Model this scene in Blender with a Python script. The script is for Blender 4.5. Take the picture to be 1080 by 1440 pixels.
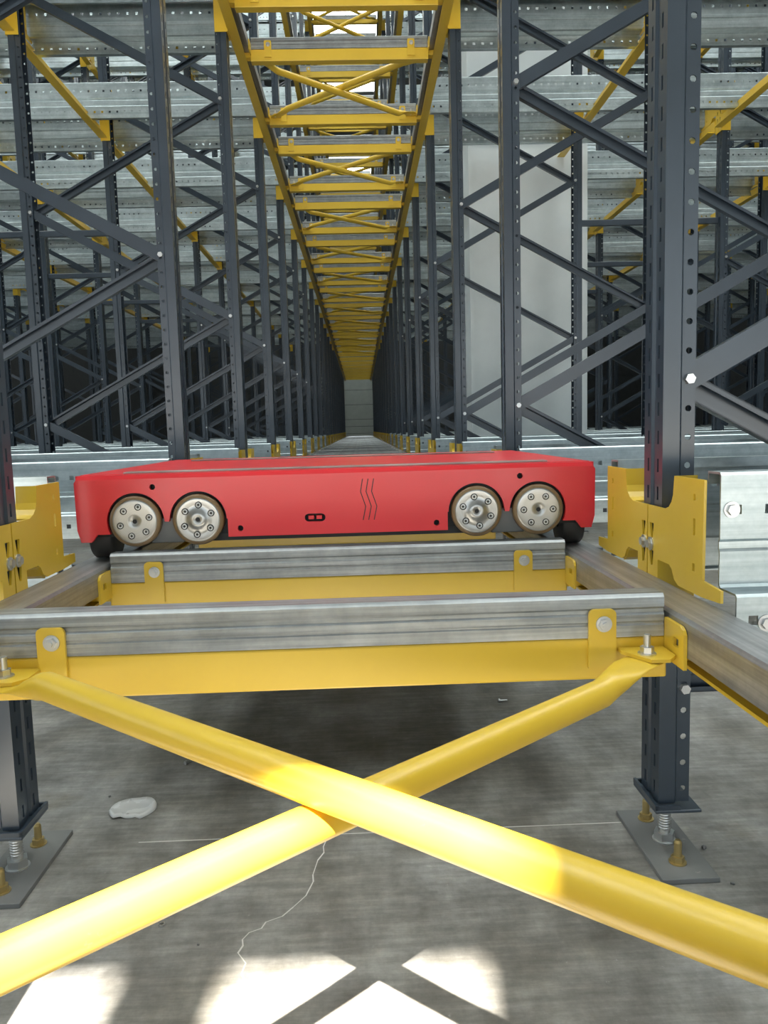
import bpy, bmesh, math, random
from mathutils import Vector, Matrix
from mathutils.geometry import tessellate_polygon

for _o in list(bpy.data.objects):
    bpy.data.objects.remove(_o, do_unlink=True)
S = bpy.context.scene
C = S.collection
random.seed(7)

# ------------------------------------------------------------------ camera
H = 0.775                                   # eye height above the slab
F_PX, YAW, PITCH, ROLL = 1074.92, 0.0271, 0.1080, 0.0275
_F = Vector((math.sin(YAW) * math.cos(PITCH), math.cos(YAW) * math.cos(PITCH), -math.sin(PITCH)))
_R0 = Vector((math.cos(YAW), -math.sin(YAW), 0))
_D0 = _F.cross(_R0)
_R = _R0 * math.cos(ROLL) + _D0 * math.sin(ROLL)
_D = -_R0 * math.sin(ROLL) + _D0 * math.cos(ROLL)
cam = bpy.data.cameras.new('camera')
cam.sensor_fit = 'VERTICAL'
cam.sensor_height = 36.0
cam.lens = F_PX / 1440 * 36.0
cam.clip_start = 0.02
cam.clip_end = 200
cam_o = bpy.data.objects.new('camera', cam)
C.objects.link(cam_o)
cam_o.matrix_world = Matrix(((_R.x, -_D.x, -_F.x, 0), (_R.y, -_D.y, -_F.y, 0), (_R.z, -_D.z, -_F.z, H), (0, 0, 0, 1)))
S.camera = cam_o

# ------------------------------------------------------------------ light
S.view_settings.view_transform = 'Standard'
S.view_settings.look = 'None'
S.view_settings.gamma = 1.0
S.view_settings.use_curve_mapping = False
S.view_settings.exposure = 0.16

world = bpy.data.worlds.new('sky')
S.world = world
world.use_nodes = True
wn = world.node_tree
wn.nodes.clear()
w_out = wn.nodes.new('ShaderNodeOutputWorld')
w_bg = wn.nodes.new('ShaderNodeBackground')
w_bg.inputs['Color'].default_value = (0.80, 0.92, 1.0, 1)
w_bg.inputs['Strength'].default_value = 1.5
wn.links.new(w_bg.outputs[0], w_out.inputs[0])

SUN_DIR = Vector((0.037, 0.38, -0.445)).normalized()
sun = bpy.data.lights.new('sun', 'SUN')
sun.energy = 62.0
sun.angle = math.radians(0.53)
sun.color = (1.0, 0.93, 0.82)
sun_o = bpy.data.objects.new('sun', sun)
C.objects.link(sun_o)
sun_o.rotation_euler = SUN_DIR.to_track_quat('-Z', 'Y').to_euler()
sun_o.location = (0, -8, 12)

SKYLIGHT_STRENGTH = 7.5

# ------------------------------------------------------------------ layout numbers (z measured from the eye, + H)
PITCH_Y = 1.40                # row to row
Y1 = 1.3215                   # first row of uprights
XL, XR = -0.614, 0.508        # faces of the uprights along the aisle
XC = (XL + XR) / 2
FD = 1.08                     # depth of an upright frame
FSTEP = 2.06                  # frame to frame across
ROWS = 22
TIERS = [0.0, 2.361, 4.10, 6.46]
TOP = 7.0
Y_WALL, Y_FRONT, X_SIDE, Z_ROOF = 33.0, -4.0, 13.0, 9.6
def rowy(n):
    return Y1 + PITCH_Y * (n - 1)

def project(p):
    d = Vector(p) - Vector((0, 0, H))
    z = d.dot(_F)
    if z <= 0.02:
        return None
    return 540 + F_PX * d.dot(_R) / z, 720 + F_PX * d.dot(_D) / z
def seen(pts, m=30):
    q = [project(p) for p in pts]
    q = [a for a in q if a]
    if not q:
        return False
    return max(a[0] for a in q) > -m and min(a[0] for a in q) < 1080 + m and max(a[1] for a in q) > -m and min(a[1] for a in q) < 1440 + m

# ------------------------------------------------------------------ materials
def mat_base(name):
    m = bpy.data.materials.new(name)
    m.use_nodes = True
    nt = m.node_tree
    b = nt.nodes['Principled BSDF']
    return m, nt, b
def N(nt, kind, **kw):
    n = nt.nodes.new(kind)
    for k, v in kw.items():
        if k in n.inputs:
            n.inputs[k].default_value = v
        else:
            setattr(n, k, v)
    return n
def coords(nt, scale=(1, 1, 1), kind='Object'):
    tc = N(nt, 'ShaderNodeTexCoord')
    mp = N(nt, 'ShaderNodeMapping')
    mp.inputs['Scale'].default_value = scale
    nt.links.new(tc.outputs[kind], mp.inputs['Vector'])
    return mp.outputs['Vector']
def ramp(nt, fac, stops):
    r = N(nt, 'ShaderNodeValToRGB')
    e = r.color_ramp.elements
    while len(e) > 1:
        e.remove(e[-1])
    e[0].position, e[0].color = stops[0][0], (*stops[0][1], 1)
    for p, c in stops[1:]:
        x = e.new(p)
        x.color = (*c, 1)
    nt.links.new(fac, r.inputs['Fac'])
    return r.outputs['Color']
def noise(nt, vec, scale, detail=4, rough=0.55):
    n = N(nt, 'ShaderNodeTexNoise')
    n.inputs['Scale'].default_value = scale
    n.inputs['Detail'].default_value = detail
    n.inputs['Roughness'].default_value = rough
    nt.links.new(vec, n.inputs['Vector'])
    return n.outputs['Fac']
def bump(nt, b, h, strength, dist=0.002):
    bp = N(nt, 'ShaderNodeBump')
    bp.inputs['Strength'].default_value = strength
    bp.inputs['Distance'].default_value = dist
    nt.links.new(h, bp.inputs['Height'])
    nt.links.new(bp.outputs['Normal'], b.inputs['Normal'])
def mul(nt, a, b_, fac=1.0, mode='MULTIPLY'):
    mx = N(nt, 'ShaderNodeMix', data_type='RGBA', blend_type=mode)
    mx.inputs[0].default_value = fac
    nt.links.new(a, mx.inputs[6])
    nt.links.new(b_, mx.inputs[7])
    return mx.outputs[2]

def paint(name, c0, c1, rough=0.35, coat=0.3, scuff=None, sscale=14, metallic=0.0, rvar=1.0):
    m, nt, b = mat_base(name)
    v = coords(nt)
    n1 = noise(nt, v, 5.0, 5)
    col = ramp(nt, n1, [(0.3, c0), (0.7, c1)])
    if scuff:
        n2 = noise(nt, v, sscale, 9, 0.7)
        f = ramp(nt, n2, [(0.66, (0, 0, 0)), (0.74, (1, 1, 1))])
        mx = N(nt, 'ShaderNodeMix', data_type='RGBA')
        nt.links.new(f, mx.inputs[0])
        nt.links.new(col, mx.inputs[6])
        mx.inputs[7].default_value = (*scuff, 1)
        col = mx.outputs[2]
    nt.links.new(col, b.inputs['Base Color'])
    nr = noise(nt, v, 22.0, 4)
    rr = N(nt, 'ShaderNodeMapRange')
    rr.inputs[3].default_value = rough - 0.06 * rvar
    rr.inputs[4].default_value = rough + 0.10 * rvar
    nt.links.new(nr, rr.inputs[0])
    nt.links.new(rr.outputs[0], b.inputs['Roughness'])
    b.inputs['Coat Weight'].default_value = coat
    b.inputs['Coat Roughness'].default_value = 0.25
    b.inputs['Metallic'].default_value = metallic
    return m
def galv(name, c0, c1, c2, axis, rough=0.42, metallic=0.75, streak=60, grain=16.0):
    """zinc coated steel: rolled streaks along one axis plus spangle"""
    m, nt, b = mat_base(name)
    sc = [streak, streak, streak]
    sc[axis] = 1.3
    v = coords(nt, sc)
    n1 = noise(nt, v, 1.0, 6, 0.65)
    v2 = coords(nt)
    n2 = noise(nt, v2, grain, 6, 0.7)
    vo = N(nt, 'ShaderNodeTexVoronoi')
    vo.inputs['Scale'].default_value = 90
    nt.links.new(v2, vo.inputs['Vector'])
    c = ramp(nt, n1, [(0.28, c0), (0.5, c1), (0.72, c2)])
    d = ramp(nt, n2, [(0.3, (0.72, 0.73, 0.74)), (0.65, (1, 1, 1))])
    col = mul(nt, c, d)
    e = ramp(nt, vo.outputs['Distance'], [(0.0, (1, 1, 1)), (0.9, (0.86, 0.88, 0.9))])
    col = mul(nt, col, e, 0.7)
    nt.links.new(col, b.inputs['Base Color'])
    rr = N(nt, 'ShaderNodeMapRange')
    rr.inputs[3].default_value = rough - 0.1
    rr.inputs[4].default_value = rough + 0.15
    nt.links.new(n2, rr.inputs[0])
    nt.links.new(rr.outputs[0], b.inputs['Roughness'])
    b.inputs['Metallic'].default_value = metallic
    bump(nt, b, n1, 0.12, 0.001)
    return m

M = {}
M['upright'] = paint('blue_grey_powder_coat', (0.028, 0.041, 0.058), (0.038, 0.055, 0.078), 0.28, 0.6, rvar=0.15)
M['brace'] = M['upright']
M['yellow'] = paint('yellow_powder_coat', (0.68, 0.455, 0.034), (0.74, 0.50, 0.042), 0.36, 0.3, (0.45, 0.33, 0.10), 18)
M['red'] = paint('red_powder_coat', (0.74, 0.022, 0.031), (0.76, 0.025, 0.035), 0.34, 0.3)
M['galv_x'] = galv('galvanised_steel_lane', (0.38, 0.45, 0.465), (0.53, 0.60, 0.615), (0.68, 0.75, 0.76), 0, 0.36, 0.85)
M['galv_tie'] = galv('galvanised_steel_tie', (0.22, 0.23, 0.23), (0.40, 0.42, 0.425), (0.62, 0.645, 0.65), 0, 0.38, 0.65, 70)
M['galv_y'] = galv('galvanised_steel_worn', (0.22, 0.21, 0.205), (0.40, 0.39, 0.38), (0.60, 0.60, 0.59), 1, 0.34, 0.65, 60)
M['zinc'] = paint('zinc_plated_bolt', (0.55, 0.56, 0.56), (0.70, 0.71, 0.70), 0.30, 0.0, metallic=0.9)
M['brass'] = paint('yellow_zinc_anchor', (0.45, 0.34, 0.14), (0.58, 0.46, 0.22), 0.36, 0.0, metallic=0.8)
M['foot'] = paint('dusty_grey_steel', (0.14, 0.145, 0.15), (0.21, 0.215, 0.21), 0.6, 0.0, (0.30, 0.29, 0.27), 25, metallic=0.2)
M['black'] = paint('black_plastic', (0.006, 0.006, 0.007), (0.012, 0.012, 0.012), 0.5, 0.0)
M['chassis'] = paint('dark_chassis_steel', (0.035, 0.035, 0.033), (0.06, 0.058, 0.055), 0.5, 0.0)
M['rubber'] = paint('dark_rubber', (0.028, 0.027, 0.025), (0.045, 0.042, 0.038), 0.6, 0.0)
M['tyre'] = paint('amber_polyurethane', (0.17, 0.105, 0.045), (0.25, 0.165, 0.08), 0.35, 0.2)
M['strip'] = paint('worn_grey_strip', (0.16, 0.13, 0.12), (0.40, 0.37, 0.34), 0.45, 0.0, (0.65, 0.62, 0.58), 30)
M['white_wall'] = paint('white_painted_panel', (0.60, 0.65, 0.665), (0.66, 0.71, 0.725), 0.55, 0.0)
M['wall'] = paint('shade_dark_wall_panel', (0.045, 0.050, 0.052), (0.06, 0.066, 0.068), 0.65, 0.0)  # wall colour darkened to stand in for deep shade behind the racks
M['door'] = paint('grey_green_door', (0.36, 0.40, 0.375), (0.41, 0.45, 0.42), 0.6, 0.0)
M['roof'] = paint('grey_roof_sheet', (0.22, 0.23, 0.23), (0.27, 0.28, 0.28), 0.6, 0.0)
M['lid'] = paint('clear_grey_plastic', (0.55, 0.56, 0.56), (0.72, 0.73, 0.72), 0.25, 0.3)
M['pale_dust'] = paint('pale_cement_dust', (0.52, 0.50, 0.47), (0.66, 0.64, 0.61), 0.8, 0.0)

def brushed(name):
    m, nt, b = mat_base(name)
    v = coords(nt)
    w = N(nt, 'ShaderNodeTexWave', wave_type='RINGS', rings_direction='Y')
    w.inputs['Scale'].default_value = 120
    w.inputs['Distortion'].default_value = 1.0
    nt.links.new(v, w.inputs['Vector'])
    c = ramp(nt, w.outputs['Fac'], [(0, (0.42, 0.42, 0.41)), (1, (0.58, 0.58, 0.56))])
    nt.links.new(c, b.inputs['Base Color'])
    b.inputs['Metallic'].default_value = 0.85
    b.inputs['Roughness'].default_value = 0.34
    b.inputs['Anisotropic'].default_value = 0.6
    return m
M['hub'] = brushed('turned_aluminium')

def concrete():
    m, nt, b = mat_base('dusty_concrete')
    v = coords(nt)
    big = noise(nt, v, 2.3, 7, 0.62)
    c = ramp(nt, big, [(0.30, (0.140, 0.131, 0.106)), (0.46, (0.190, 0.183, 0.166)), (0.60, (0.250, 0.248, 0.240)), (0.74, (0.178, 0.160, 0.124))])
    mid = noise(nt, v, 9.0, 8, 0.72)
    c = mul(nt, c, ramp(nt, mid, [(0.28, (0.52, 0.51, 0.49)), (0.52, (1, 1, 1)), (0.70, (1.4, 1.39, 1.37))]))
    # drag scratches left by tools and pallets
    v3 = coords(nt, (7, 60, 1))
    sc = noise(nt, v3, 1.0, 7, 0.7)
    c = mul(nt, c, ramp(nt, sc, [(0.33, (0.74, 0.74, 0.73)), (0.5, (1, 1, 1)), (0.66, (1.35, 1.34, 1.32))]), 0.8)
    v4 = coords(nt, (45, 12, 1))
    sc2 = noise(nt, v4, 1.0, 7, 0.75)
    c = mul(nt, c, ramp(nt, sc2, [(0.3, (0.8, 0.8, 0.8)), (0.5, (1, 1, 1)), (0.72, (1.25, 1.25, 1.25))]), 0.6)
    # pale dust specks
    sp = noise(nt, v, 70.0, 3, 0.6)
    f = ramp(nt, sp, [(0.70, (0, 0, 0)), (0.78, (1, 1, 1))])
    mx = N(nt, 'ShaderNodeMix', data_type='RGBA')
    nt.links.new(f, mx.inputs[0])
    nt.links.new(c, mx.inputs[6])
    mx.inputs[7].default_value = (0.32, 0.31, 0.30, 1)
    nt.links.new(mx.outputs[2], b.inputs['Base Color'])
    rr = N(nt, 'ShaderNodeMapRange')
    rr.inputs[3].default_value = 0.38
    rr.inputs[4].default_value = 0.72
    nt.links.new(mid, rr.inputs[0])
    nt.links.new(rr.outputs[0], b.inputs['Roughness'])
    bump(nt, b, mid, 0.25, 0.002)
    return m
M['concrete'] = concrete()

def glow(name, col, strength):
    m, nt, b = mat_base(name)
    b.inputs['Base Color'].default_value = (0.8, 0.8, 0.78, 1)
    b.inputs['Emission Color'].default_value = (*col, 1)
    b.inputs['Emission Strength'].default_value = strength
    return m
M['skylight'] = glow('frosted_skylight', (0.94, 1.0, 0.97), SKYLIGHT_STRENGTH)

# ------------------------------------------------------------------ mesh helpers
class MB:
    def __init__(s):
        s.v, s.f, s.sm = [], [], []
    def add(s, vs, fs, smooth=False, mat=None):
        o = len(s.v)
        for p in vs:
            p = Vector(p)
            s.v.append(tuple(mat @ p) if mat else tuple(p))
        for f in fs:
            s.f.append(tuple(i + o for i in f))
            s.sm.append(smooth)
    def box(s, a, b, mat=None, bev=0.0):
        x0, y0, z0 = a
        x1, y1, z1 = b
        if bev <= 0:
            s.add([(x0, y0, z0), (x1, y0, z0), (x1, y1, z0), (x0, y1, z0), (x0, y0, z1), (x1, y0, z1), (x1, y1, z1), (x0, y1, z1)],
                  [(0, 3, 2, 1), (4, 5, 6, 7), (0, 1, 5, 4), (1, 2, 6, 5), (2, 3, 7, 6), (3, 0, 4, 7)], mat=mat)
            return
        bm = bmesh.new()
        bmesh.ops.create_cube(bm, size=1)
        for q in bm.verts:
            q.co = Vector(((x0 + x1) / 2 + q.co.x * (x1 - x0), (y0 + y1) / 2 + q.co.y * (y1 - y0), (z0 + z1) / 2 + q.co.z * (z1 - z0)))
        bmesh.ops.bevel(bm, geom=list(bm.edges), offset=bev, segments=2, profile=0.5, affect='EDGES')
        s.from_bm(bm, mat)
    def from_bm(s, bm, mat=None, smooth=False):
        bm.verts.index_update()
        s.add([q.co.copy() for q in bm.verts], [[q.index for q in f.verts] for f in bm.faces], smooth, mat)
        bm.free()
    def cyl(s, p0, p1, r0, r1=None, n=16, caps=True, smooth=True, rot=0.0):
        p0, p1 = Vector(p0), Vector(p1)
        r1 = r0 if r1 is None else r1
        d = (p1 - p0).normalized()
        a = d.orthogonal().normalized()
        b = d.cross(a)
        vs = []
        for p, r in ((p0, r0), (p1, r1)):
            for i in range(n):
                t = 2 * math.pi * i / n + rot
                vs.append(p + (a * math.cos(t) + b * math.sin(t)) * r)
        s.add(vs, [(i, (i + 1) % n, n + (i + 1) % n, n + i) for i in range(n)], smooth)
        if caps:
            s.add(vs[:n], [tuple(reversed(range(n)))])
            s.add(vs[n:], [tuple(range(n))])
    def lathe(s, prof, origin, axis='y', n=32, smooth=True):
        """prof: list of (radius, offset along axis)"""
        vs = []
        for r, h in prof:
            for i in range(n):
                t = 2 * math.pi * i / n
                c, q = r * math.cos(t), r * math.sin(t)
                p = (c, h, q) if axis == 'y' else ((h, c, q) if axis == 'x' else (c, q, h))
                vs.append(Vector(origin) + Vector(p))
        fs = []
        for k in range(len(prof) - 1):
            for i in range(n):
                j = (i + 1) % n
                fs.append((k * n + i, k * n + j, (k + 1) * n + j, (k + 1) * n + i))
        s.add(vs, fs, smooth)
    def plate(s, outer, holes, conv0, conv1):
        """flat sheet of outline 'outer' (2d) with holes; conv0 / conv1 turn 2d points into the two faces"""
        loops = [outer] + list(holes)
        tri = tessellate_polygon([[Vector((p[0], p[1], 0)) for p in l] for l in loops])
        flat = [p for l in loops for p in l]
        n = len(flat)
        vs = [conv0(*p) for p in flat] + [conv1(*p) for p in flat]
        fs = [tuple(t) for t in tri] + [tuple(n + i for i in reversed(t)) for t in tri]
        o = 0
        for l in loops:
            k = len(l)
            for i in range(k):
                j = (i + 1) % k
                fs.append((o + i, o + j, n + o + j, n + o + i))
            o += k
        s.add(vs, fs)
    def mesh(s, name, mat, fix=True):
        me = bpy.data.meshes.new(name)
        me.from_pydata(s.v, [], s.f)
        me.polygons.foreach_set('use_smooth', s.sm)
        me.materials.append(mat)
        if fix:
            bm = bmesh.new()
            bm.from_mesh(me)
            bmesh.ops.recalc_face_normals(bm, faces=list(bm.faces))
            bm.to_mesh(me)
            bm.free()
        me.update()
        return me
    def build(s, name, mat, parent=None, loc=(0, 0, 0), rot=(0, 0, 0), fix=True):
        return put(name, s.mesh(name, mat, fix), parent, loc, rot)

def put(name, me, parent=None, loc=(0, 0, 0), rot=(0, 0, 0)):
    o = bpy.data.objects.new(name, me)
    C.objects.link(o)
    o.location = loc
    o.rotation_euler = rot
    if parent:
        o.parent = parent
    return o
def tag(o, label, cat, group=None, kind=None):
    o['label'] = label
    o['category'] = cat
    if group:
        o['group'] = group
    if kind:
        o['kind'] = kind
    return o
def thing(name, label, cat, loc=(0, 0, 0), group=None):
    o = bpy.data.objects.new(name, None)
    o.empty_display_size = 0.1
    C.objects.link(o)
    o.location = loc
    return tag(o, label, cat, group)
def struct(o):
    o['kind'] = 'structure'
    return o
ORD = ['', 'first', 'second', 'third', 'fourth', 'fifth', 'sixth', 'seventh', 'eighth', 'ninth', 'tenth', 'eleventh', 'twelfth', 'thirteenth', 'fourteenth', 'fifteenth', 'sixteenth', 'seventeenth', 'eighteenth', 'nineteenth', 'twentieth', 'twenty-first', 'twenty-second', 'twenty-third']
TIERN = ['bottom tier', 'second tier', 'third tier', 'top tier']

def circle2(cx, cz, r, n=16):
    return [(cx + r * math.cos(2 * math.pi * i / n), cz + r * math.sin(2 * math.pi * i / n)) for i in range(n)]
def rect2(cx, cz, w, h):
    return [(cx - w / 2, cz - h / 2), (cx + w / 2, cz - h / 2), (cx + w / 2, cz + h / 2), (cx - w / 2, cz + h / 2)]

# ------------------------------------------------------------------ the hall
def build_hall():
    m = MB()
    m.box((-X_SIDE, Y_FRONT, -0.15), (X_SIDE, Y_WALL, 0.0))
    fl = struct(m.build('floor', M['concrete']))
    m = MB()                                                     # slab outside the gate, lit by the sun
    m.box((-X_SIDE, Y_FRONT - 12, -0.20), (X_SIDE, Y_FRONT, -0.02))
    struct(m.build('floor', M['concrete']))
    # saw joint and a crack filled with pale dust
    m = MB()
    m.box((-0.45, 1.402, 0.0), (0.5, 1.4045, 0.0004))
    m.build('floor_joint', M['pale_dust'], fl)
    pts = [(-0.085, 1.407), (-0.094, 1.36), (-0.092, 1.34), (-0.102, 1.315), (-0.108, 1.27), (-0.106, 1.25), (-0.116, 1.21), (-0.135, 1.18), (-0.150, 1.158), (-0.175, 1.145), (-0.180, 1.13), (-0.198, 1.121), (-0.206, 1.105), (-0.203, 1.091), (-0.208, 1.075), (-0.193, 1.052), (-0.196, 1.03), (-0.181, 1.0), (-0.186, 0.96)]
    m = MB()
    for a, b in zip(pts, pts[1:]):
        d = Vector((b[0] - a[0], b[1] - a[1], 0)).normalized()
        n = Vector((-d.y, d.x, 0)) * random.uniform(0.0007, 0.0016)
        A, B = Vector((*a, 0.0004)) - d * 0.0006, Vector((*b, 0.0004)) + d * 0.0006
        m.add([A - n, A + n, B + n, B - n], [(0, 1, 2, 3)])
    m.build('floor_crack', M['pale_dust'], fl)
    # outer walls
    m = MB()                                                     # left wall with an opening added near the front for low side light
    for a, b in (((-9.2, Y_FRONT, 0), (-9.0, -3.0, Z_ROOF)), ((-9.2, -3.0, 4.2), (-9.0, 10.0, Z_ROOF)), ((-9.2, 10.0, 0), (-9.0, Y_WALL, Z_ROOF))):
        m.box(a, b)
    struct(m.build('wall_left', M['wall']))
    for nm, a, b in (('wall_right', (X_SIDE, Y_FRONT, 0), (X_SIDE + 0.2, Y_WALL, Z_ROOF)),):
        m = MB()
        m.box(a, b)
        struct(m.build(nm, M['wall']))
    # far wall of stacked sandwich panels
    m = MB()
    m.box((-X_SIDE, Y_WALL + 0.06, 0), (X_SIDE, Y_WALL + 0.2, Z_ROOF))
    fw = struct(m.build('wall_far', M['wall']))
    z = 0.0
    hs = [0.55, 0.55, 0.55] + [1.15] * 8
    for h in hs:
        if z + h > Z_ROOF:
            h = Z_ROOF - z
        for x0 in (-13.0, -6.5, 0.0, 6.5):
            m = MB()
            m.box((x0 + 0.004, Y_WALL, z + 0.008), (x0 + 6.496, Y_WALL + 0.06, z + h - 0.008))
            m.build('panel', M['wall'], fw)
        z += h
    # pale sectional door closing the far end of the aisle
    d = bpy.data.objects.new('door_1', None)
    C.objects.link(d)
    d.location = (XC, Y_WALL - 0.03, 0)
    struct(d)
    z = 0.0
    for h in (0.62, 0.30, 0.30, 0.62, 0.62, 0.62, 0.62):
        m = MB()
        m.box((-1.6, -0.05, z + 0.008), (1.6, 0.02, z + h - 0.008), bev=0.004)
        m.build('door_section', M['door'], d)
        z += h
    # front wall behind the photographer: unseen openings shaped to admit daylight and cut the sun patch
    m = MB()
    t0, t1 = Y_FRONT - 0.12, Y_FRONT
    gx, gz = 5.0, 2.6
    wz0, wz1 = H + 4.10, H + 5.25
    wx0, wx1 = -1.62, -0.34
    m.box((-X_SIDE, t0, 0), (-gx, t1, Z_ROOF))
    m.box((gx, t0, 0), (X_SIDE, t1, Z_ROOF))
    m.box((-gx, t0, gz), (gx, t1, wz0))
    m.box((-gx, t0, wz0), (wx0, t1, wz1))
    m.box((wx1, t0, wz0), (gx, t1, wz1))
    m.box((-gx, t0, wz1), (gx, t1, Z_ROOF))
    struct(m.build('wall_front', M['roof']))
    m = MB()
    for xa, xb in ((-0.87, -0.71), (-1.20, -1.02), (-1.62, -1.35)):  # unseen bars added to split the sun patch into strips
        m.box((xa, t0, wz0), (xb, t1, wz1))
    struct(m.build('window_1', M['upright']))
    # roof with long frosted skylights; the last is added to brighten the far door
    m = MB()
    m.box((-X_SIDE, Y_FRONT, Z_ROOF), (X_SIDE, Y_WALL, Z_ROOF + 0.1))
    struct(m.build('ceiling', M['roof']))
    for i, (x, ya, yb) in enumerate(((-6.0, -1.5, 8.5), (-2.4, -1.5, 8.5), (2.4, -1.5, 8.5), (6.0, -1.5, 8.5), (0.0, 12.0, 21.0), (0.0, 26.0, 32.0))):
        m = MB()
        m.box((x - 0.9, ya, Z_ROOF - 0.06), (x + 0.9, yb, Z_ROOF - 0.002))
        struct(m.build('window_%d' % (i + 2), M['skylight']))
    # boxed white building column standing between the fourth and fifth rows
    m = MB()
    m.box((0.885, 6.0, 0), (1.715, 6.56, Z_ROOF))
    p = struct(m.build('wall_pillar', M['white_wall']))
    m = MB()
    m.box((1.715, 5.985, 0), (1.775, 6.56, Z_ROOF))
    m.build('corner_trim', M['white_wall'], p)
    m = MB()
    m.box((0.870, 5.985, 0), (0.90, 6.02, Z_ROOF))
    m.build('corner_trim', M['white_wall'], p)
build_hall()

# ------------------------------------------------------------------ shared meshes of the racking
def sheet(bm, quad_pts):
    vs = [bm.verts.new(p) for p in quad_pts]
    bm.faces.new(vs)
def upright_mesh():
    """open perforated omega section; slotted face at x=0 looking to -x, open side to +x, z from 0.10 to TOP+H"""
    z0, z1 = 0.10, TOP + H
    pit = 0.048
    n = int((z1 - z0) / pit)
    z1 = z0 + n * pit
    bm = bmesh.new()
    W = 0.0415
    def strip(p, q):
        for i in range(n):
            a, b = z0 + i * pit, z0 + (i + 1) * pit
            sheet(bm, [(p[0], p[1], a), (q[0], q[1], a), (q[0], q[1], b), (p[0], p[1], b)])
    def cellrow(p, q, hole):
        """perforated strip between plan points p,q"""
        P, Q = Vector((p[0], p[1], 0)), Vector((q[0], q[1], 0))
        for k in range(n):
            a = z0 + k * pit
            cz = a + pit / 2
            def pt(u, z):
                w = P.lerp(Q, u)
                return bm.verts.new((w.x, w.y, z))
            c = [pt(0, a), pt(1, a), pt(1, a + pit), pt(0, a + pit)]
            L = (Q - P).length
            if hole == 'slot':
                hu, hz = 0.0034 / L, 0.0115
                h = [pt(.5 - hu, cz - hz), pt(.5 + hu, cz - hz), pt(.5 + hu, cz + hz), pt(.5 - hu, cz + hz)]
                for i in range(4):
                    j = (i + 1) % 4
                    bm.faces.new((c[i], c[j], h[j], h[i]))
            else:
                r = 0.0056
                o = []
                for i in range(8):
                    t = math.radians(-112.5 + 45 * i)
                    o.append(pt(.5 + r * math.cos(t) / L, cz + r * math.sin(t)))
                for i in range(4):
                    j = (i + 1) % 4
                    bm.faces.new((c[i], c[j], o[(2 * i + 1) % 8], o[(2 * i) % 8]))
                    bm.faces.new((c[j], o[(2 * i + 2) % 8], o[(2 * i + 1) % 8]))
    # slotted face with a shallow central groove
    strip((0, -W), (0, -0.0335))
    cellrow((0, -0.0335), (0, -0.010), 'slot')
    strip((0, -0.010), (0.004, -0.006))
    strip((0.004, -0.006), (0.004, 0.006))
    strip((0.004, 0.006), (0, 0.010))
    cellrow((0, 0.010), (0, 0.0335), 'slot')
    strip((0, 0.0335), (0, W))
    for sgn in (-1, 1):
        def o(a, b):
            return (a, sgn * b)
        segs = [(o(0, W), o(0.029, W)), (o(0.029, W), o(0.034, W - 0.006))]
        for p, q in segs:
            strip(*((p, q) if sgn > 0 else (q, p)))
        p, q = o(0.034, W - 0.006), o(0.057, W - 0.006)
        cellrow(*((p, q) if sgn > 0 else (q, p)), 'round')
        p, q = o(0.057, W - 0.006), o(0.0585, W - 0.011)
        strip(*((p, q) if sgn > 0 else (q, p)))
    # give the steel its thickness
    bmesh.ops.remove_doubles(bm, verts=list(bm.verts), dist=1e-5)
    bmesh.ops.recalc_face_normals(bm, faces=list(bm.faces))
    bmesh.ops.solidify(bm, geom=list(bm.faces), thickness=0.0022)
    me = bpy.data.meshes.new('upright')
    bm.to_mesh(me)
    bm.free()
    me.materials.append(M['upright'])
    return me
ME_UP = upright_mesh()

NODE = 0.046
NDZ = 0.537
BR_L = math.hypot(FD - 2 * NODE, NDZ)
BR_A = math.atan2(NDZ, FD - 2 * NODE)
def channel_mesh(name, L, w, d, t, mat, lip=0.0):
    """C channel along x; web faces -y"""
    m = MB()
    x0, x1 = -L / 2, L / 2
    m.box((x0, -d / 2, -w / 2), (x1, -d / 2 + t, w / 2))
    for s_ in (-1, 1):
        a, b = sorted((s_ * w / 2, s_ * (w / 2 - t)))
        m.box((x0, -d / 2 + t, a), (x1, d / 2, b))
        if lip:
            a, b = sorted((s_ * w / 2, s_ * (w / 2 - lip)))
            m.box((x0, d / 2 - t, a), (x1, d / 2, b))
    return m.mesh(name, mat)
ME_BR = channel_mesh('brace', BR_L + 0.034, 0.042, 0.021, 0.0025, M['brace'], 0.010)
ME_BRH = channel_mesh('brace', FD - 2 * NODE + 0.03, 0.034, 0.021, 0.0025, M['brace'], 0.009)
def hexbolt(name, r, h, mat, washer=0.0, stud=0.0):
    """head towards -y, base at y=0"""
    m = MB()
    if washer:
        m.cyl((0, 0, 0), (0, -0.002, 0), washer, n=20)
    m.cyl((0, 0, 0), (0, -h, 0), r, r * 0.94, n=6, smooth=False, rot=0.4)
    if stud:
        m.cyl((0, -h, 0), (0, -h - stud, 0), r * 0.5, n=12)
    return m.mesh(name, mat)
ME_BOLT = hexbolt('bolt', 0.0095, 0.008, M['zinc'])
ME_TABBOLT = hexbolt('bolt', 0.0090, 0.007, M['zinc'], 0.0115, 0.004)
ME_BIGBOLT = hexbolt('bolt', 0.0085, 0.007, M['zinc'], 0.0118)

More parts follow.
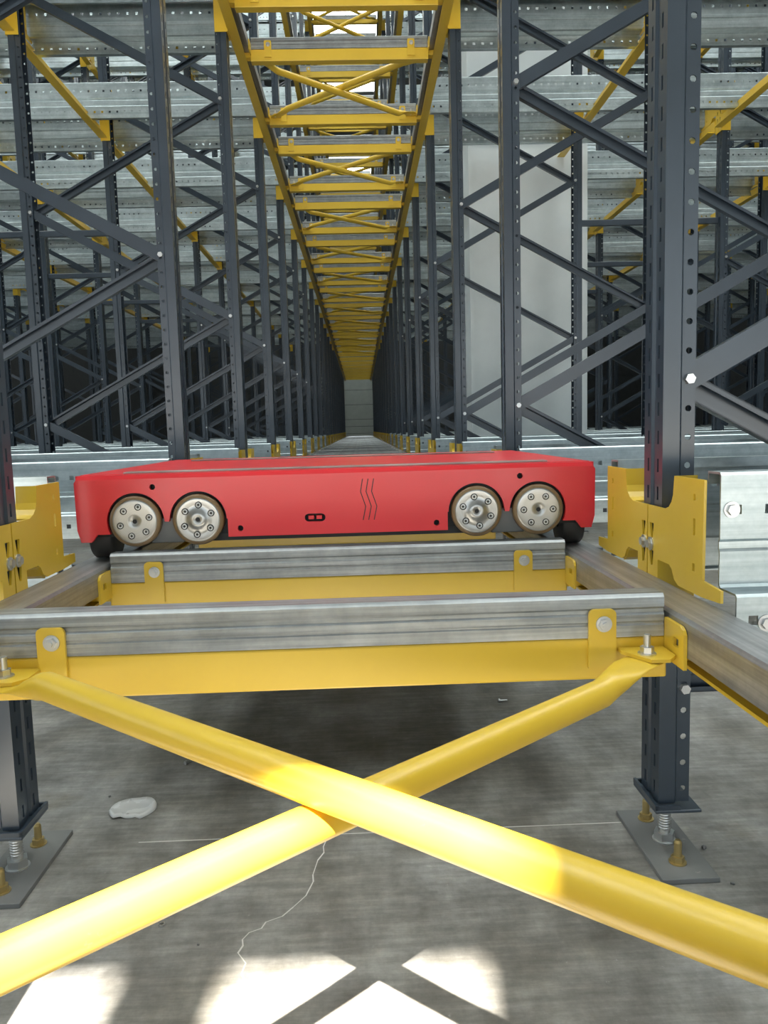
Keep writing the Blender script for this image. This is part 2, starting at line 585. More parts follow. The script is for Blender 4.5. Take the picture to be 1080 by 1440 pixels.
# yellow rail bracket: plate on the slotted face reaching out along y to one lane rail
BRK = [(u * 1.06, z) for u, z in [(0.002, -0.144), (0.070, -0.144), (0.086, -0.139), (0.096, -0.130), (0.102, -0.118), (0.106, -0.087), (0.208, -0.087), (0.206, -0.237), (0.262, -0.240), (0.262, -0.258), (0.205, -0.262), (0.125, -0.262), (0.110, -0.255), (0.100, -0.240), (0.090, -0.234), (0.042, -0.234), (0.040, -0.366), (0.002, -0.366)]]
def bracket_mesh(sgn):
    m = MB()
    holes = []
    for z in (-0.187, -0.235, -0.283):
        holes.append([(0.010, z + 0.013), (0.028, z + 0.013), (0.024, z - 0.013), (0.016, z - 0.013)])
    for z, h in ((-0.115, 0.010), (-0.160, 0.026), (-0.222, 0.012)):
        holes.append(rect2(0.188, z, 0.008, h))
    m.plate(BRK, holes, lambda u, z: (-0.004, sgn * u, z), lambda u, z: (0.0, sgn * u, z))
    # folded stiffening flanges
    for a, b in list(zip(BRK[1:6], BRK[2:6])) + list(zip(BRK[11:15], BRK[12:15])):
        t = 0.003
        m.add([(0, sgn * a[0], a[1]), (0.034, sgn * a[0], a[1]), (0.034, sgn * b[0], b[1]), (0, sgn * b[0], b[1]),
               (0, sgn * a[0], a[1] - t), (0.034, sgn * a[0], a[1] - t), (0.034, sgn * b[0], b[1] - t), (0, sgn * b[0], b[1] - t)],
              [(0, 1, 2, 3), (7, 6, 5, 4), (0, 4, 5, 1), (1, 5, 6, 2), (2, 6, 7, 3), (3, 7, 4, 0)])
    a, b = sorted((sgn * 0.0428, sgn * 0.0468))
    m.box((-0.004, a, -0.366), (0.060, b, -0.150))
    return m.mesh('rail_bracket', M['yellow'])
ME_BRK = {1: bracket_mesh(1), -1: bracket_mesh(-1)}

# foot: cap, levelling rod and nut, floor plate, anchors
def foot_meshes():
    r = {}
    m = MB()
    m.box((-0.010, -0.056, 0.088), (0.072, 0.056, 0.094), bev=0.0015)
    m.box((-0.010, -0.056, 0.094), (-0.005, 0.056, 0.103))
    m.box((-0.010, -0.056, 0.094), (0.034, -0.051, 0.102))
    m.box((-0.010, 0.051, 0.094), (0.034, 0.056, 0.102))
    r['foot_cap'] = m.mesh('foot_cap', M['upright'])
    m = MB()
    m.cyl((0.028, 0, 0.008), (0.028, 0, 0.09), 0.0105, n=16)
    for k in range(11):
        m.lathe([(0.0105, -0.002), (0.0117, 0), (0.0105, 0.002)], (0.028, 0, 0.034 + k * 0.005), 'z', 16)
    r['levelling_rod'] = m.mesh('levelling_rod', M['zinc'])
    m = MB()
    m.cyl((0.028, 0, 0.009), (0.028, 0, 0.026), 0.019, n=6, smooth=False, rot=0.2)
    m.cyl((0.028, 0, 0.0085), (0.028, 0, 0.011), 0.021, n=20)
    r['nut'] = m.mesh('nut', M['zinc'])
    m = MB()
    m.box((-0.024, -0.125, 0.0), (0.074, 0.112, 0.009), bev=0.0012)
    r['floor_plate'] = m.mesh('floor_plate', M['foot'])
    m = MB()
    m.cyl((0, 0, 0.008), (0, 0, 0.011), 0.015, n=20)
    m.cyl((0, 0, 0.011), (0, 0, 0.021), 0.0115, n=6, smooth=False)
    m.cyl((0, 0, 0.021), (0, 0, 0.046), 0.0068, n=12)
    m.cyl((0, 0, 0.046), (0, 0, 0.050), 0.0068, 0.0045, n=12)
    r['anchor_bolt'] = m.mesh('anchor_bolt', M['brass'])
    m = MB()
    m.box((-0.024, -0.125, 0.0), (0.074, 0.112, 0.009))
    m.cyl((0.028, 0, 0.008), (0.028, 0, 0.10), 0.0105, n=8)
    m.box((-0.010, -0.056, 0.088), (0.072, 0.056, 0.1))
    r['foot'] = m.mesh('foot', M['foot'])
    return r
FT = foot_meshes()

SIDE = {1: 'right', -1: 'left'}
def face_x(s):
    return XR if s > 0 else XL
BR_TIERS = {}
def make_frame(row, s, k):
    base_x = face_x(s) + s * k * FSTEP
    y = rowy(row)
    where = ['beside the aisle', 'second out from aisle', 'third out from aisle', 'fourth out from aisle'][k]
    t = thing('upright_frame', 'dark blue-grey braced upright frame, %s row on %s, %s' % (ORD[row], SIDE[s], where), 'rack frame', (base_x, y, 0), 'upright frames of the racking')
    # uprights
    for outer in (0, 1):
        flip = (s > 0) == bool(outer)
        loc = (s * FD if outer else 0, 0, 0)
        rot = (0, 0, math.pi if flip else 0)
        up = put('upright', ME_UP, t, loc, rot)
        if row == 1 and not outer:
            for nm in ('foot_cap', 'levelling_rod', 'nut', 'floor_plate'):
                put(nm, FT[nm], up)
            for ay in (-0.075, 0.075):
                put('anchor_bolt', FT['anchor_bolt'], up, (0.022, ay, 0))
        else:
            put('foot', FT['foot'], up)
    # zigzag braces
    z_a = H + (0.07 if s > 0 else 0.607)
    near = row <= 7 and k <= 1
    j0 = -1
    zlow = z_a
    while zlow - 2 * NDZ > 0.28:
        zlow -= 2 * NDZ
    nodes = []
    z = zlow
    while z < TOP + H - 0.2:
        nodes.append((0, z))
        if z + NDZ < TOP + H - 0.1:
            nodes.append((1, z + NDZ))
        z += 2 * NDZ
    if zlow - NDZ > 0.2:
        nodes.insert(0, (1, zlow - NDZ))
    for (a, za), (b, zb) in zip(nodes, nodes[1:]):
        up_out = (b == 1)                          # climbs away from the aisle: web faces the front
        xm, zm = s * FD / 2, (za + zb) / 2
        ang = -BR_A if up_out == (s > 0) else BR_A
        o = put('brace', ME_BR, t, (xm, -0.0125 if up_out else 0.0125, zm))
        R = Matrix.Rotation(ang, 4, 'Y')
        if not up_out:
            R = R @ Matrix.Rotation(math.pi, 4, 'X')
        o.rotation_euler = R.to_euler()
    # level brace near the bottom
    put('brace', ME_BRH, t, (s * FD / 2, 0.0, nodes[0][1]), (math.pi, 0, 0))
    if row == 1 and nodes[0][0] == 1:
        put('bolt', ME_BOLT, t, (s * NODE, -0.0355, nodes[0][1]))
    if near:
        for a, za in nodes:
            x = s * (NODE if a == 0 else FD - NODE)
            put('bolt', ME_BOLT, t, (x, -0.0355, za))
    # yellow rail brackets
    for ti, tz in enumerate(TIERS):
        for outer in (0, 1):
            if ti == 0 and (outer or k):
                continue
            if ti >= 1 and row < 3:
                continue
            if ti == 1 and row > 14:
                continue
            if ti == 2 and (row < 5 or row > 12):
                continue
            if ti == 3 and (row < 7 or row > 12):
                continue
            xs = s * FD + s * 0.0045 if outer else -s * 0.0045
            flip = (s > 0) == bool(outer)
            for sg in (-1, 1):
                o = put('rail_bracket', ME_BRK[-sg if flip else sg], t, (xs, 0, tz + H), (0, 0, math.pi if flip else 0))
                if row == 1:
                    put('bolt', ME_BIGBOLT, o, (-0.004, (-sg if flip else sg) * 0.016, -0.211), (0, 0, -math.pi / 2))
    return t
FRAMES = []
for row in range(1, ROWS + 1):
    for s in (1, -1):
        for k in range(4):
            if row > 10 and k > 1:
                continue
            if row > 15 and k > 0:
                continue
            bx = face_x(s) + s * k * FSTEP
            if not any(seen([(x, rowy(row), z) for z in (0.1, 0.8, 2, 4, 7)]) for x in (bx, bx + s * FD / 2, bx + s * FD)):
                continue
            make_frame(row, s, k)
            FRAMES.append((row, s, k))

# ------------------------------------------------------------------ lane rails (along x)
LANE_L = 7.4
def lane_mesh(sgn, L):
    """rolled rail section along +x; running ledge on the sgn*y side; z relative to the tier"""
    bm = bmesh.new()
    pit = 0.048
    n = int(L / pit)
    L = n * pit
    yt, yw, yl = 0.200, 0.242, 0.295
    def q(y, z, x):
        return (x, sgn * y, z)
    def strip(a, b):
        for i in range(n):
            sheet(bm, [q(*a, i * pit), q(*a, (i + 1) * pit), q(*b, (i + 1) * pit), q(*b, i * pit)])
    def holes(y, zb, za, hw, hh):
        zc = (za + zb) / 2
        for i in range(n):
            x0 = i * pit
            xc = x0 + pit / 2
            c = [bm.verts.new(q(y, za, x0)), bm.verts.new(q(y, za, x0 + pit)), bm.verts.new(q(y, zb, x0 + pit)), bm.verts.new(q(y, zb, x0))]
            h = [bm.verts.new(q(y, zc - hh, xc - hw)), bm.verts.new(q(y, zc - hh, xc + hw)), bm.verts.new(q(y, zc + hh, xc + hw)), bm.verts.new(q(y, zc + hh, xc - hw))]
            for a in range(4):
                b = (a + 1) % 4
                bm.faces.new((c[a], c[b], h[b], h[a]))
    strip((yt, -0.094), (yt, -0.075))
    strip((yt, -0.075), (yw - 0.004, -0.075))
    strip((yw - 0.004, -0.075), (yw, -0.079))
    strip((yw, -0.079), (yw, -0.118))
    holes(yw, -0.118, -0.140, 0.0068, 0.0068)
    strip((yw, -0.140), (yw, -0.172))
    strip((yw, -0.172), (yw - 0.003, -0.176))
    strip((yw - 0.003, -0.176), (yw - 0.003, -0.186))
    strip((yw - 0.003, -0.186), (yw, -0.190))
    strip((yw, -0.190), (yw, -0.238))
    strip((yw, -0.238), (yw + 0.004, -0.242))
    strip((yw + 0.004, -0.242), (yl - 0.004, -0.242))
    strip((yl - 0.004, -0.242), (yl, -0.246))
    strip((yl, -0.246), (yl, -0.268))
    holes(yl, -0.268, -0.290, 0.0068, 0.0068)
    strip((yl, -0.290), (yl, -0.318))
    strip((yl, -0.318), (yl - 0.03, -0.318))
    bmesh.ops.remove_doubles(bm, verts=list(bm.verts), dist=1e-5)
    bmesh.ops.recalc_face_normals(bm, faces=list(bm.faces))
    bmesh.ops.solidify(bm, geom=list(bm.faces), thickness=0.003)
    me = bpy.data.meshes.new('lane_rail')
    bm.to_mesh(me)
    bm.free()
    me.materials.append(M['galv_x'])
    return me
ME_LANE = {1: lane_mesh(1, LANE_L), -1: lane_mesh(-1, LANE_L)}
for ti, tz in enumerate(TIERS):
    r0, r1 = [(1, 10), (3, 13), (5, 12), (7, 12)][ti]
    for row in range(r0, r1 + 1):
        for s in (1, -1):
            for sg in (-1, 1):
                y = rowy(row)
                x0 = face_x(s) + s * 0.006
                if row == 1 and s < 0 and sg < 0:
                    continue                                    # wholly outside the frame
                pts = [(x0 + s * d, y + sg * 0.234, tz + H - 0.16) for d in (0, 1, 2, 4, 7)]
                if not seen(pts, 60):
                    continue
                o = put('lane_rail', ME_LANE[sg if s > 0 else -sg], None, (x0, y, tz + H), (0, 0, 0 if s > 0 else math.pi))
                tag(o, 'galvanised lane rail on the %s, %s, %s row back, %s of its pair' % (SIDE[s], TIERN[ti], ORD[row], 'nearer' if sg < 0 else 'farther'), 'rail', 'galvanised lane rails')
                if row <= 2 and ti == 0:
                    f = 1 if s > 0 else -1
                    for bx, bz, yy in ((0.016, -0.129, 0.242), (0.042, -0.283, 0.295)):
                        b = put('bolt', ME_BIGBOLT, o, (bx, f * sg * (yy), bz), (0, 0, 0 if sg * f < 0 else math.pi))

# ------------------------------------------------------------------ aisle track: rails, cross ties, diagonal tubes
RAIL_IN, RAIL_OUT = 0.483, 0.556                # from the aisle centre
def aisle_rail(ti, s, y0, y1):
    tz = TIERS[ti]
    lab = ['left' if s < 0 else 'right', ['bottom track that carries the red shuttle', 'track overhead', 'third tier track', 'top tier track'][ti]]
    t = thing('aisle_rail', '%s galvanised aisle rail on a yellow flange, %s' % tuple(lab), 'rail', (XC, y0, tz + H), 'rails of the aisle tracks')
    L = y1 - y0
    m = MB()
    a, b = sorted((s * RAIL_IN, s * RAIL_OUT))
    bm = bmesh.new()
    prof = [(a, -0.318), (a, -0.271), (a + 0.004, -0.2655), (b - 0.004, -0.2655), (b, -0.271), (b, -0.318)]
    lo = [bm.verts.new((x, 0, z)) for x, z in prof]
    hi = [bm.verts.new((x, L, z)) for x, z in prof]
    for i in range(len(prof)):
        j = (i + 1) % len(prof)
        bm.faces.new((lo[i], lo[j], hi[j], hi[i]))
    bm.faces.new(lo)
    bm.faces.new(list(reversed(hi)))
    m.from_bm(bm)
    m.build('rail', M['galv_y'], t)
    m = MB()
    a, b = sorted((s * (RAIL_OUT - 0.050), s * (RAIL_OUT - 0.001)))
    m.box((a, 0, -0.350), (b, L, -0.345))
    a, b = sorted((s * (RAIL_OUT - 0.007), s * (RAIL_OUT - 0.001)))
    m.box((a, 0, -0.345), (b, L, -0.3185))
    m.build('support_flange', M['yellow'], t)
for ti, (a, b) in enumerate(((-0.25, 32.0), (3.0, 32.0), (6.0, 20.0), (9.0, 20.0))):
    for s in (-1, 1):
        aisle_rail(ti, s, a, b)

TIE_HALF = 0.477
def tie_channel_mesh():
    m = MB()
    bm = bmesh.new()
    # open channel lying with its web to the front and two rolled grooves
    prof = [(0.045, -0.247), (0.041, -0.243), (0.005, -0.243), (0.000, -0.248), (0.000, -0.262), (0.0025, -0.265), (0.0025, -0.270), (0.000, -0.273), (0.000, -0.282), (0.0015, -0.284), (0.0015, -0.286), (0.000, -0.288), (0.000, -0.3045), (0.045, -0.3045)]
    x = TIE_HALF
    lo = [bm.verts.new((-x, y, z)) for y, z in prof]
    hi = [bm.verts.new((x, y, z)) for y, z in prof]
    for i in range(len(prof)):
        j = (i + 1) % len(prof)
        bm.faces.new((lo[i], lo[j], hi[j], hi[i]))
    bm.faces.new(lo)
    bm.faces.new(list(reversed(hi)))
    m.from_bm(bm)
    return m.mesh('channel', M['galv_tie'])
ME_TCH = tie_channel_mesh()
def tie_beam_mesh():
    m = MB()
    m.box((-RAIL_IN + 0.001, 0.001, -0.366), (RAIL_IN - 0.001, 0.052, -0.3055), bev=0.003)
    for q in (-1, 1):
        a, b = sorted((q * (RAIL_IN - 0.002), q * (RAIL_OUT - 0.008)))
        m.box((a, 0.004, -0.3440), (b, 0.049, -0.3195))
    return m.mesh('beam', M['yellow'])
ME_TBM = tie_beam_mesh()
def tab_mesh():
    m = MB()
    w, z0, z1 = 0.0195, -0.347, -0.262
    out = [(-w, z0), (w, z0)]
    for cx, a0 in ((w - 0.008, 0), (-w + 0.008, 90)):
        for i in range(5):
            t = math.radians(a0 + 22.5 * i)
            out.append((cx + 0.008 * math.cos(t), z1 - 0.008 + 0.008 * math.sin(t)))
    m.plate(out, [], lambda x, z: (x, -0.0055, z), lambda x, z: (x, -0.0003, z))
    return m.mesh('tab', M['yellow'])
ME_TAB = tab_mesh()
def end_tab_mesh():
    m = MB()
    out = [(0.0, -0.335), (-0.066, -0.335), (-0.066, -0.287), (-0.062, -0.281), (-0.054, -0.277), (0.0, -0.277)]
    m.plate(out, [rect2(-0.040, -0.303, 0.018, 0.012)], lambda y, z: (-0.0025, y, z), lambda y, z: (0.0025, y, z))
    return m.mesh('end_tab', M['yellow'])
ME_ETAB = end_tab_mesh()
def gusset_mesh():
    m = MB()
    out = [(-0.030, 0.0), (-0.030, -0.016), (-0.004, -0.062), (0.022, -0.062), (0.036, -0.045), (0.036, 0.0)]
    m.plate(out, [], lambda x, y: (x, y, -0.3245), lambda x, y: (x, y, -0.3195))
    return m.mesh('gusset', M['yellow'])
ME_GUS = gusset_mesh()
def gusset_bolt_mesh():
    m = MB()
    m.cyl((0, 0, -0.3195), (0, 0, -0.3175), 0.0125, n=20)
    m.cyl((0, 0, -0.3175), (0, 0, -0.309), 0.0095, n=6, smooth=False)
    m.cyl((0, 0, -0.330), (0, 0, -0.292), 0.0050, n=12)
    return m.mesh('bolt', M['zinc'])
ME_GB = gusset_bolt_mesh()
GX, GY = 0.440, -0.034          # where the tube ends are bolted
TRK = ['bottom track', 'track overhead', 'third tier track', 'top tier track']
def cross_tie(ti, row, sg):
    tz = TIERS[ti]
    # every tie shows its yellow face and tabs to the front
    y = rowy(row) + sg * 0.266
    t = thing('cross_tie', 'galvanised channel on yellow cross beam, %s, %s row back, %s of its pair' % (TRK[ti], ORD[row] if row > 0 else 'nearest', 'nearer' if sg < 0 else 'farther'), 'cross beam', (XC, y, tz + H), 'cross ties of the aisle tracks')
    put('channel', ME_TCH, t)
    put('beam', ME_TBM, t)
    detail = (ti == 0 and row <= 2) or (ti == 1 and row <= 8) or (ti >= 2 and row <= 8)
    if detail:
        for x in (-0.387, 0.387):
            tb = put('tab', ME_TAB, t, (x, 0, 0))
            put('bolt', ME_TABBOLT, tb, (0.0015, -0.0055, -0.283))
        for s in (-1, 1):
            put('end_tab', ME_ETAB, t, (s * (RAIL_IN - 0.003), 0, 0))
    if detail:
        for s in (-1, 1):
            f = -1 if sg < 0 else 1
            g = put('gusset', ME_GUS, t, (s * GX, 0 if f < 0 else 0.053, 0), (0, 0, 0 if f < 0 else math.pi))
            put('bolt', ME_GB, g, (0, GY, 0))
    return t
for ti, (r0, r1) in enumerate(((1, 22), (3, 22), (5, 13), (7, 14))):
    for row in range(r0, r1 + 1):
        for sg in (-1, 1):
            cross_tie(ti, row, sg)
cross_tie(0, 0, 1)

def tube_mesh(sgn, dz, dy):
    """diagonal tube in the horizontal plane from (sgn*-GX, dy/2) to (sgn*GX, -dy/2): round body, flattened ends"""
    a = Vector((-sgn * GX, dy / 2, 0))
    b = Vector((sgn * GX, -dy / 2, 0))
    d = (b - a).normalized()
    nrm = Vector((-d.y, d.x, 0))
    upv = Vector((0, 0, 1))
    L = (b - a).length
    R = 0.0182
    # stations: (distance, half width, half height, lift)
    st = [(-0.026, 0.010, 0.0026), (-0.020, 0.022, 0.0026), (0.0, 0.0265, 0.0026), (0.040, 0.0265, 0.0026), (0.060, 0.0255, 0.006), (0.080, 0.0225, 0.013), (0.100, R, 0.018), (0.115, R, R)]
    full = st + [(L - q, w, h) for q, w, h in reversed(st)]
    n = 24
    vs, fs = [], []
    for q, w, h in full:
        near_end = min(q, L - q)
        f = max(0.0, min(1.0, (near_end - 0.04) / 0.075))
        c = a + d * q + upv * (dz * f - (1 - f) * 0.0028 - 0.3245)
        for i in range(n):
            t = 2 * math.pi * i / n
            vs.append(c + nrm * (w * math.cos(t)) + upv * (h * math.sin(t)))
    k = len(full)
    for i in range(k - 1):
        for j in range(n):
            fs.append((i * n + j, i * n + (j + 1) % n, (i + 1) * n + (j + 1) % n, (i + 1) * n + j))
    m = MB()
    m.add(vs, fs, True)
    m.add(vs[:n], [tuple(range(n))])
    m.add(vs[-n:], [tuple(range(n))])
    return m.mesh('diagonal_tube', M['yellow'])
GAP = PITCH_Y - 2 * 0.266 - 0.053 + 2 * GY          # distance between bolt lines
ME_TUBE = {1: tube_mesh(1, 0.014, GAP), -1: tube_mesh(-1, -0.0225, GAP)}
for ti, (r0, r1) in enumerate(((0, 0), (3, 14), (5, 9), (7, 11))):
    for row in range(r0, r1 + 1):
        ya = rowy(row) + 0.266 + 0.053 - GY
        yc = ya + GAP / 2
        for sg in (1, -1):
            o = put('diagonal_tube', ME_TUBE[sg], None, (XC, yc, TIERS[ti] + H))
            if ti == 0:
                lab = 'yellow round tube brace in the foreground running from far %s to near %s' % (('left', 'right') if sg > 0 else ('right', 'left'))
            else:
                lab = 'yellow tube brace, %s, behind %s row, running back to the %s' % (TRK[ti], ORD[row], 'left' if sg > 0 else 'right')
            tag(o, lab, 'brace', 'diagonal tubes of the aisle tracks')

# ------------------------------------------------------------------ yellow tie bars along y on the outer upright lines
def bar_mesh():
    m = MB()
    L = PITCH_Y - 0.10
    m.box((-0.003, -L / 2, -0.036), (0.003, L / 2, 0.046))
    m.box((-0.050, -L / 2, -0.036), (-0.003, L / 2, -0.030))
    return m.mesh('tie_bar', M['yellow'])
ME_BAR = bar_mesh()
for ti, (r0, r1) in ((1, (2, 10)), (2, (5, 9))):
    for row in range(r0, r1 + 1):
        for s in (1, -1):
            for k in range(2):
                for outer in (0, 1):
                    if k == 0 and outer == 0:
                        continue
                    x = face_x(s) + s * (k * FSTEP + (FD + 0.012 if outer else -0.012))
                    y = rowy(row) + PITCH_Y / 2
                    z = TIERS[ti] + H - 0.315
                    if not seen([(x, y + d, z) for d in (-0.6, 0, 0.6)], 10):
                        continue
                    o = put('tie_bar', ME_BAR, None, (x, y, z), (0, 0, 0 if s > 0 else math.pi))
                    tag(o, 'yellow tie bar, %s side, %s, behind %s row, %s' % (SIDE[s], TIERN[ti], ORD[row], ['on first frame', 'at near leg of second frame', 'at far leg of second frame'][k + (1 if k and outer else 0)]), 'bar', 'yellow tie bars between the rows')
# dark level spacers between neighbouring frames
def spacer_mesh():
    m = MB()
    m.box((0.0, -0.015, -0.02), (FSTEP - FD, 0.015, 0.02), bev=0.003)
    return m.mesh('row_spacer', M['brace'])
ME_SP = spacer_mesh()
for row in range(4, 10):
    for s in (1, -1):
        x = face_x(s) + s * FD
        if not seen([(x + s * d, rowy(row), 1.37 + H) for d in (0, .5, .98)], 0):
            continue
        o = put('row_spacer', ME_SP, None, (x, rowy(row), 1.40 + H), (0, 0, 0 if s > 0 else math.pi))
        tag(o, 'dark level spacer bar joining two frames on the %s, %s row back' % (SIDE[s], ORD[row]), 'bar', 'level spacer bars')

# ------------------------------------------------------------------ the red shuttle
def arc(cx, cz, r, a0, a1, n=20):
    return [(cx + r * math.cos(math.radians(a0 + (a1 - a0) * i / n)), cz + r * math.sin(math.radians(a0 + (a1 - a0) * i / n))) for i in range(n + 1)]
def shuttle():
    yf, yb = 1.62, 2.49
    cx = -0.054
    hw = 0.552
    t = thing('shuttle_cart', 'flat red four-way pallet shuttle standing on the aisle rails', 'shuttle', (cx, (yf + yb) / 2, H - 0.2655))
    oy = -(yf + yb) / 2
    ZO = 0.2655                     # local z = eye z + ZO
    def L(x, y, z):
        return (x, y + oy, z + ZO)
    WX, WZ, WR = (0.428, 0.296), -0.1795, 0.0600
    # front and back panels
    zt, zb = -0.090, -0.2185
    half = []
    # right half outline walked from bottom centre to the right
    r = [(0.0, zb), (WX[1] - WR - 0.002, zb)]
    r += [(WX[1] - WR - 0.002, WZ)]
    r += arc(WX[1], WZ, WR, 180, 12, 24)
    r += [(WX[1] + 0.0615, -0.182), (WX[0] - 0.0615, -0.182)]
    r += arc(WX[0], WZ, WR, 168, -26, 26)
    r += [(WX[0] + 0.060, -0.206), (hw - 0.042, -0.206), (hw - 0.030, -0.222), (hw - 0.008, -0.222), (hw - 0.001, -0.196), (hw, zt - 0.006), (hw - 0.004, zt)]
    left = [(-x, z) for x, z in reversed(r)]
    outline = left[:-1] + r
    holes = [circle2(x, z, 0.0062, 18) for x, z in ((-0.389, -0.108), (0.390, -0.107), (-0.208, -0.201), (0.210, -0.202))]
    pc, pz = -0.049, -0.183
    port = [(pc + 0.0135 + 0.0085 * math.cos(math.radians(a)), pz + 0.0085 * math.sin(math.radians(a))) for a in range(-90, 91, 20)] + \
           [(pc - 0.0135 + 0.0085 * math.cos(math.radians(a)), pz + 0.0085 * math.sin(math.radians(a))) for a in range(90, 271, 20)]
    m = MB()
    m.plate(outline, holes + [port], lambda x, z: L(x, yf, z), lambda x, z: L(x, yf + 0.010, z))
    # folded upper edge of the panel
    m.add([L(-hw + 0.004, yf, zt), L(hw - 0.004, yf, zt), L(hw - 0.008, yf + 0.004, -0.0815), L(-hw + 0.008, yf + 0.004, -0.0815), L(-hw + 0.004, yf + 0.01, zt), L(hw - 0.004, yf + 0.01, zt), L(hw - 0.008, yf + 0.02, -0.0815), L(-hw + 0.008, yf + 0.02, -0.0815)],
          [(0, 1, 2, 3), (4, 7, 6, 5), (3, 2, 6, 7), (0, 3, 7, 4), (1, 5, 6, 2)])
    m.build('front_panel', M['red'], t)
    m = MB()
    m.plate(outline, [], lambda x, z: L(x, yb - 0.010, z), lambda x, z: L(x, yb, z))
    m.build('back_panel', M['red'], t)
    for s in (-1, 1):
        m = MB()
        a, b = sorted((s * (hw - 0.008), s * (hw - 0.0005)))
        m.box(L(a, yf + 0.0105, -0.19), L(b, yb - 0.0105, -0.0815))
        m.build('side_panel', M['red'], t)
    m = MB()
    m.box(L(-hw + 0.007, yf + 0.0205, -0.088), L(hw - 0.007, yb - 0.003, -0.080), bev=0.001)
    m.build('top_plate', M['red'], t)
    # raised lifting deck with worn edges
    m = MB()
    m.box(L(-0.455, yf + 0.024, -0.080), L(0.455, yf + 0.060, -0.0765), bev=0.0008)
    m.build('edge_strip', M['strip'], t)
    m = MB()
    m.box(L(-0.455, 2.30, -0.080), L(0.455, 2.33, -0.0765), bev=0.0008)
    m.build('edge_strip', M['strip'], t)
    m = MB()
    m.box(L(-hw + 0.01, yf + 0.012, -0.2155), L(hw - 0.010, yf + 0.05, -0.0885))
    m.box(L(-hw + 0.01, yf + 0.05, -0.2155), L(hw - 0.010, yb - 0.012, -0.0885))
    m2 = MB()
    m2.box(L(-0.36, yf + 0.030, -0.2300), L(0.36, yb - 0.03, -0.095))
    m2.box(L(-hw + 0.012, yf + 0.030, -0.18), L(hw - 0.012, yb - 0.03, -0.095))
    m2.build('chassis', M['chassis'], t)
    # dark liner behind the panel holes, arches and port
    m = MB()
    m.box(L(-hw + 0.012, yf + 0.022, -0.214), L(hw - 0.012, yf + 0.029, -0.095))
    m.build('liner', M['black'], t)
    # plated axle blocks seen between the two wheels of a pair
    for s in (-1, 1):
        m = MB()
        xa, xb = sorted((s * 0.33, s * 0.40))
        m.box(L(xa, yf + 0.012, -0.229), L(xb, yf + 0.021, -0.176), bev=0.002)
        m.build('axle_block', M['foot'], t)
    # cross-travel wheels on the front and back
    for yy, sg in ((yf, 1), (yb, -1)):
        for s in (-1, 1):
            for wx in WX:
                cxw = s * wx
                m = MB()
                y0 = yy - sg * 0.006 + oy
                m.lathe([(0.0465, 0.0), (0.0525, sg * 0.0015), (0.0540, sg * 0.005), (0.0540, sg * 0.028), (0.02, sg * 0.028)], (cxw, y0, WZ + ZO), 'y', 48)
                w = m.build('wheel', M['tyre'], t)
                m = MB()
                m.lathe([(0.0045, 0.001 * sg), (0.0050, 0.0), (0.0165, 0.0), (0.0170, sg * (0.0010 if wx == WX[1] else 0.0)), (0.033, sg * (0.0010 if wx == WX[1] else 0.0)), (0.0430, -sg * 0.0005), (0.0460, 0.0), (0.0472, sg * 0.002)], (0, 0, 0), 'y', 48)
                h = m.build('hub', M['hub'], w, (cxw, y0, WZ + ZO))
                m = MB()
                m.lathe([(0.0001, sg * 0.0006), (0.0046, sg * 0.0006)], (cxw, y0, WZ + ZO), 'y', 16)
                m.build('axle_hole', M['black'], w)
                ph = {(-1, 0): 15, (-1, 1): 25, (1, 1): 40, (1, 0): 0}[(s, WX.index(wx))]
                for i in range(6):
                    a = math.radians(60 * i + ph)
                    m = MB()
                    m.lathe([(0.0026, sg * 0.0005), (0.0030, -sg * 0.0008), (0.0052, -sg * 0.0012), (0.0056, -sg * 0.0004), (0.0057, sg * 0.002)], (cxw + 0.0315 * math.cos(a), y0, WZ + ZO + 0.0315 * math.sin(a)), 'y', 14)
                    m.build('screw', M['zinc'], w)
                    if sg > 0:
                        m = MB()
                        m.lathe([(0.004, -0.0003), (0.0072, -0.0003), (0.0074, 0.002)], (cxw + 0.0315 * math.cos(a), y0 - 0.0006, WZ + ZO + 0.0315 * math.sin(a)), 'y', 16)
                        m.build('screw_shade_ring', M['chassis'], w)  # flat dark ring standing in for shade around the sunk screw
                    if sg > 0:
                        m = MB()
                        m.lathe([(0.0001, 0.0), (0.0027, 0.0)], (cxw + 0.0315 * math.cos(a), y0 - sg * 0.0002, WZ + ZO + 0.0315 * math.sin(a)), 'y', 6)
                        m.build('screw_socket', M['chassis'], w)
    # aisle-travel wheels standing on the rails
    for s in (-1, 1):
        for yy in (yf + 0.072, yb - 0.072):
            m = MB()
            a, b = sorted((s * 0.488, s * 0.538))
            m.lathe([(0.012, a), (0.044, a), (0.048, a + 0.004), (0.048, b - 0.004), (0.044, b), (0.012, b)], L(0, yy, -0.2170), 'x', 40)
            m.build('rail_wheel', M['rubber'], t)
    # three zigzag emblem lines: black strips standing in for shade in the cuts
    for i in range(3):
        x0 = 0.049 + i * 0.0118
        pts = [(x0 + 0.0052, -0.1035), (x0, -0.1305), (x0 + 0.0105, -0.1625), (x0 + 0.0040, -0.1915)]
        m = MB()
        hwid = 0.0009
        la = [(x - hwid, z) for x, z in pts]
        lb = [(x + hwid, z) for x, z in reversed(pts)]
        m.plate(la + lb, [], lambda x, z: L(x, yf - 0.0004, z), lambda x, z: L(x, yf + 0.001, z))
        m.build('emblem_shade_strip', M['black'], t)
    # charging port: two contacts in the oval opening
    for s in (-1, 1):
        m = MB()
        m.box(L(pc + s * 0.0085 - 0.0062, yf + 0.004, pz - 0.0042), L(pc + s * 0.0085 + 0.0062, yf + 0.022, pz + 0.0042), bev=0.001)
        m.build('port_contact', M['red'], t)
shuttle()

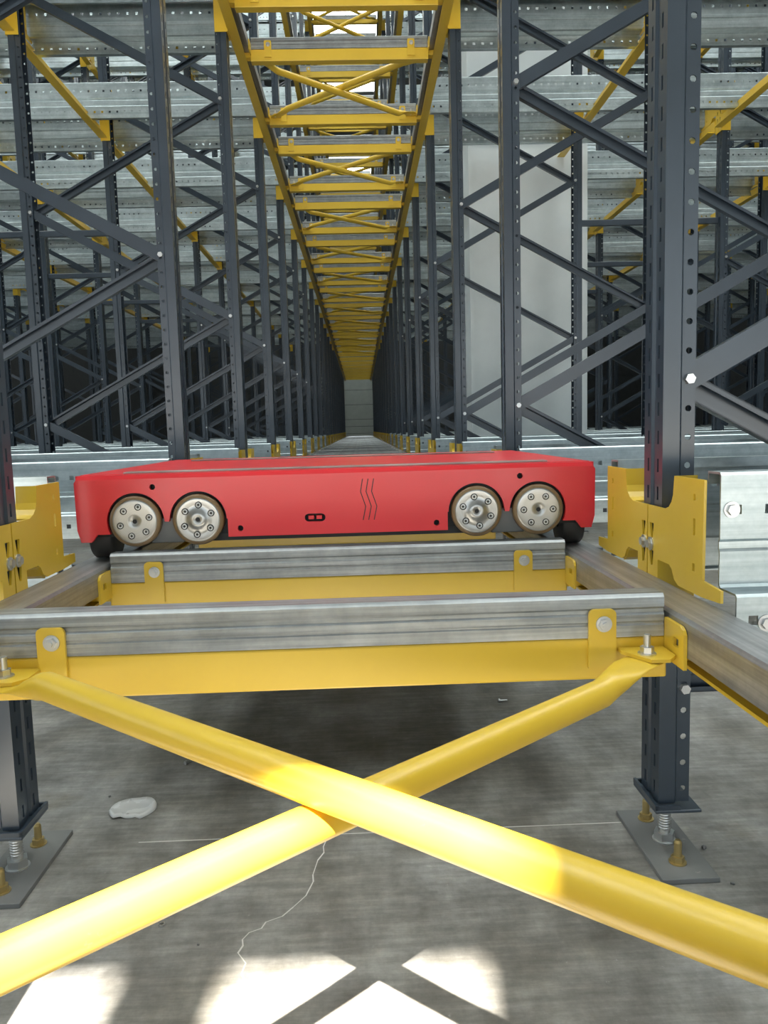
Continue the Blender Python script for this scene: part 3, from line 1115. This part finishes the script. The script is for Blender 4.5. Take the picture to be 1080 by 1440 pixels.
# ------------------------------------------------------------------ litter on the slab
def litter():
    m = MB()
    n = 36
    vs = []
    for ring, (rr, zz) in enumerate(((0.0, 0.006), (0.020, 0.0055), (0.034, 0.006), (0.041, 0.0085), (0.044, 0.004), (0.044, 0.0006))):
        for i in range(n):
            a = 2 * math.pi * i / n
            r = rr * (1 + 0.04 * math.sin(3 * a + 1))
            if 4.0 < a < 4.9:
                r *= 0.72
            vs.append((r * 1.08 * math.cos(a), r * math.sin(a), zz + 0.004 * max(0, math.sin(a * 2 + 0.6)) * (ring > 2)))
    fs = []
    for k in range(5):
        for i in range(n):
            j = (i + 1) % n
            fs.append((k * n + i, k * n + j, (k + 1) * n + j, (k + 1) * n + i))
    m.add(vs, fs, True)
    m.add([v for v in vs[5 * n:]], [tuple(range(n))])
    o = m.build('plastic_lid', M['lid'], None, (-0.499, 1.53, 0.0), (0, 0, 0.25))
    tag(o, 'crumpled pale grey plastic lid lying on the concrete', 'lid')
    def scr(loc, rz, lab):
        t = thing('screw', lab, 'screw', (*loc, 0.0))
        t.rotation_euler = (0, 0, rz)
        m = MB()
        m.cyl((0, 0, 0.004), (0.022, 0, 0.003), 0.0022, 0.0018, n=8)
        m.build('shank', M['zinc'], t)
        m = MB()
        m.cyl((-0.004, 0, 0.0048), (0, 0, 0.0048), 0.0048, n=10)
        m.build('head', M['zinc'], t)
    scr((0.369, 2.08), 0.2, 'small steel screw lying on the floor behind the right end of the beam')
    scr((-0.436, 1.746), 0.9, 'tiny screw on the floor behind the grey plastic lid')
    m = MB()
    m.lathe([(0.003, 0.0), (0.0055, 0.0), (0.0055, 0.003), (0.003, 0.003), (0.003, 0.0)], (0, 0, 0), 'z', 6, False)
    tag(m.build('nut', M['zinc'], None, (-0.340, 1.149, 0.0)), 'tiny loose steel nut on the floor by the sunlit tube', 'nut')
    spots = [((0.601, 1.300), 0.006, 'grey chip of concrete beside the right floor plate'), ((-0.567, 1.595), 0.004, 'dark speck of grit left of the plastic lid'), ((-0.272, 1.097), 0.0025, 'tiny dark crumb near the sun patch'), ((0.60, 1.19), 0.004, 'pale crumb at the corner of the right floor plate')]
    for (x, y), r, lab in spots:
        bm = bmesh.new()
        bmesh.ops.create_icosphere(bm, subdivisions=1, radius=r)
        for v in bm.verts:
            v.co *= random.uniform(0.7, 1.15)
            v.co.z = v.co.z * 0.6 + r * 0.55
            v.co.z = max(v.co.z, 0.0)
        m = MB()
        m.from_bm(bm)
        tag(m.build('concrete_chip', M['foot'], None, (x, y, 0)), lab, 'chip')
litter()
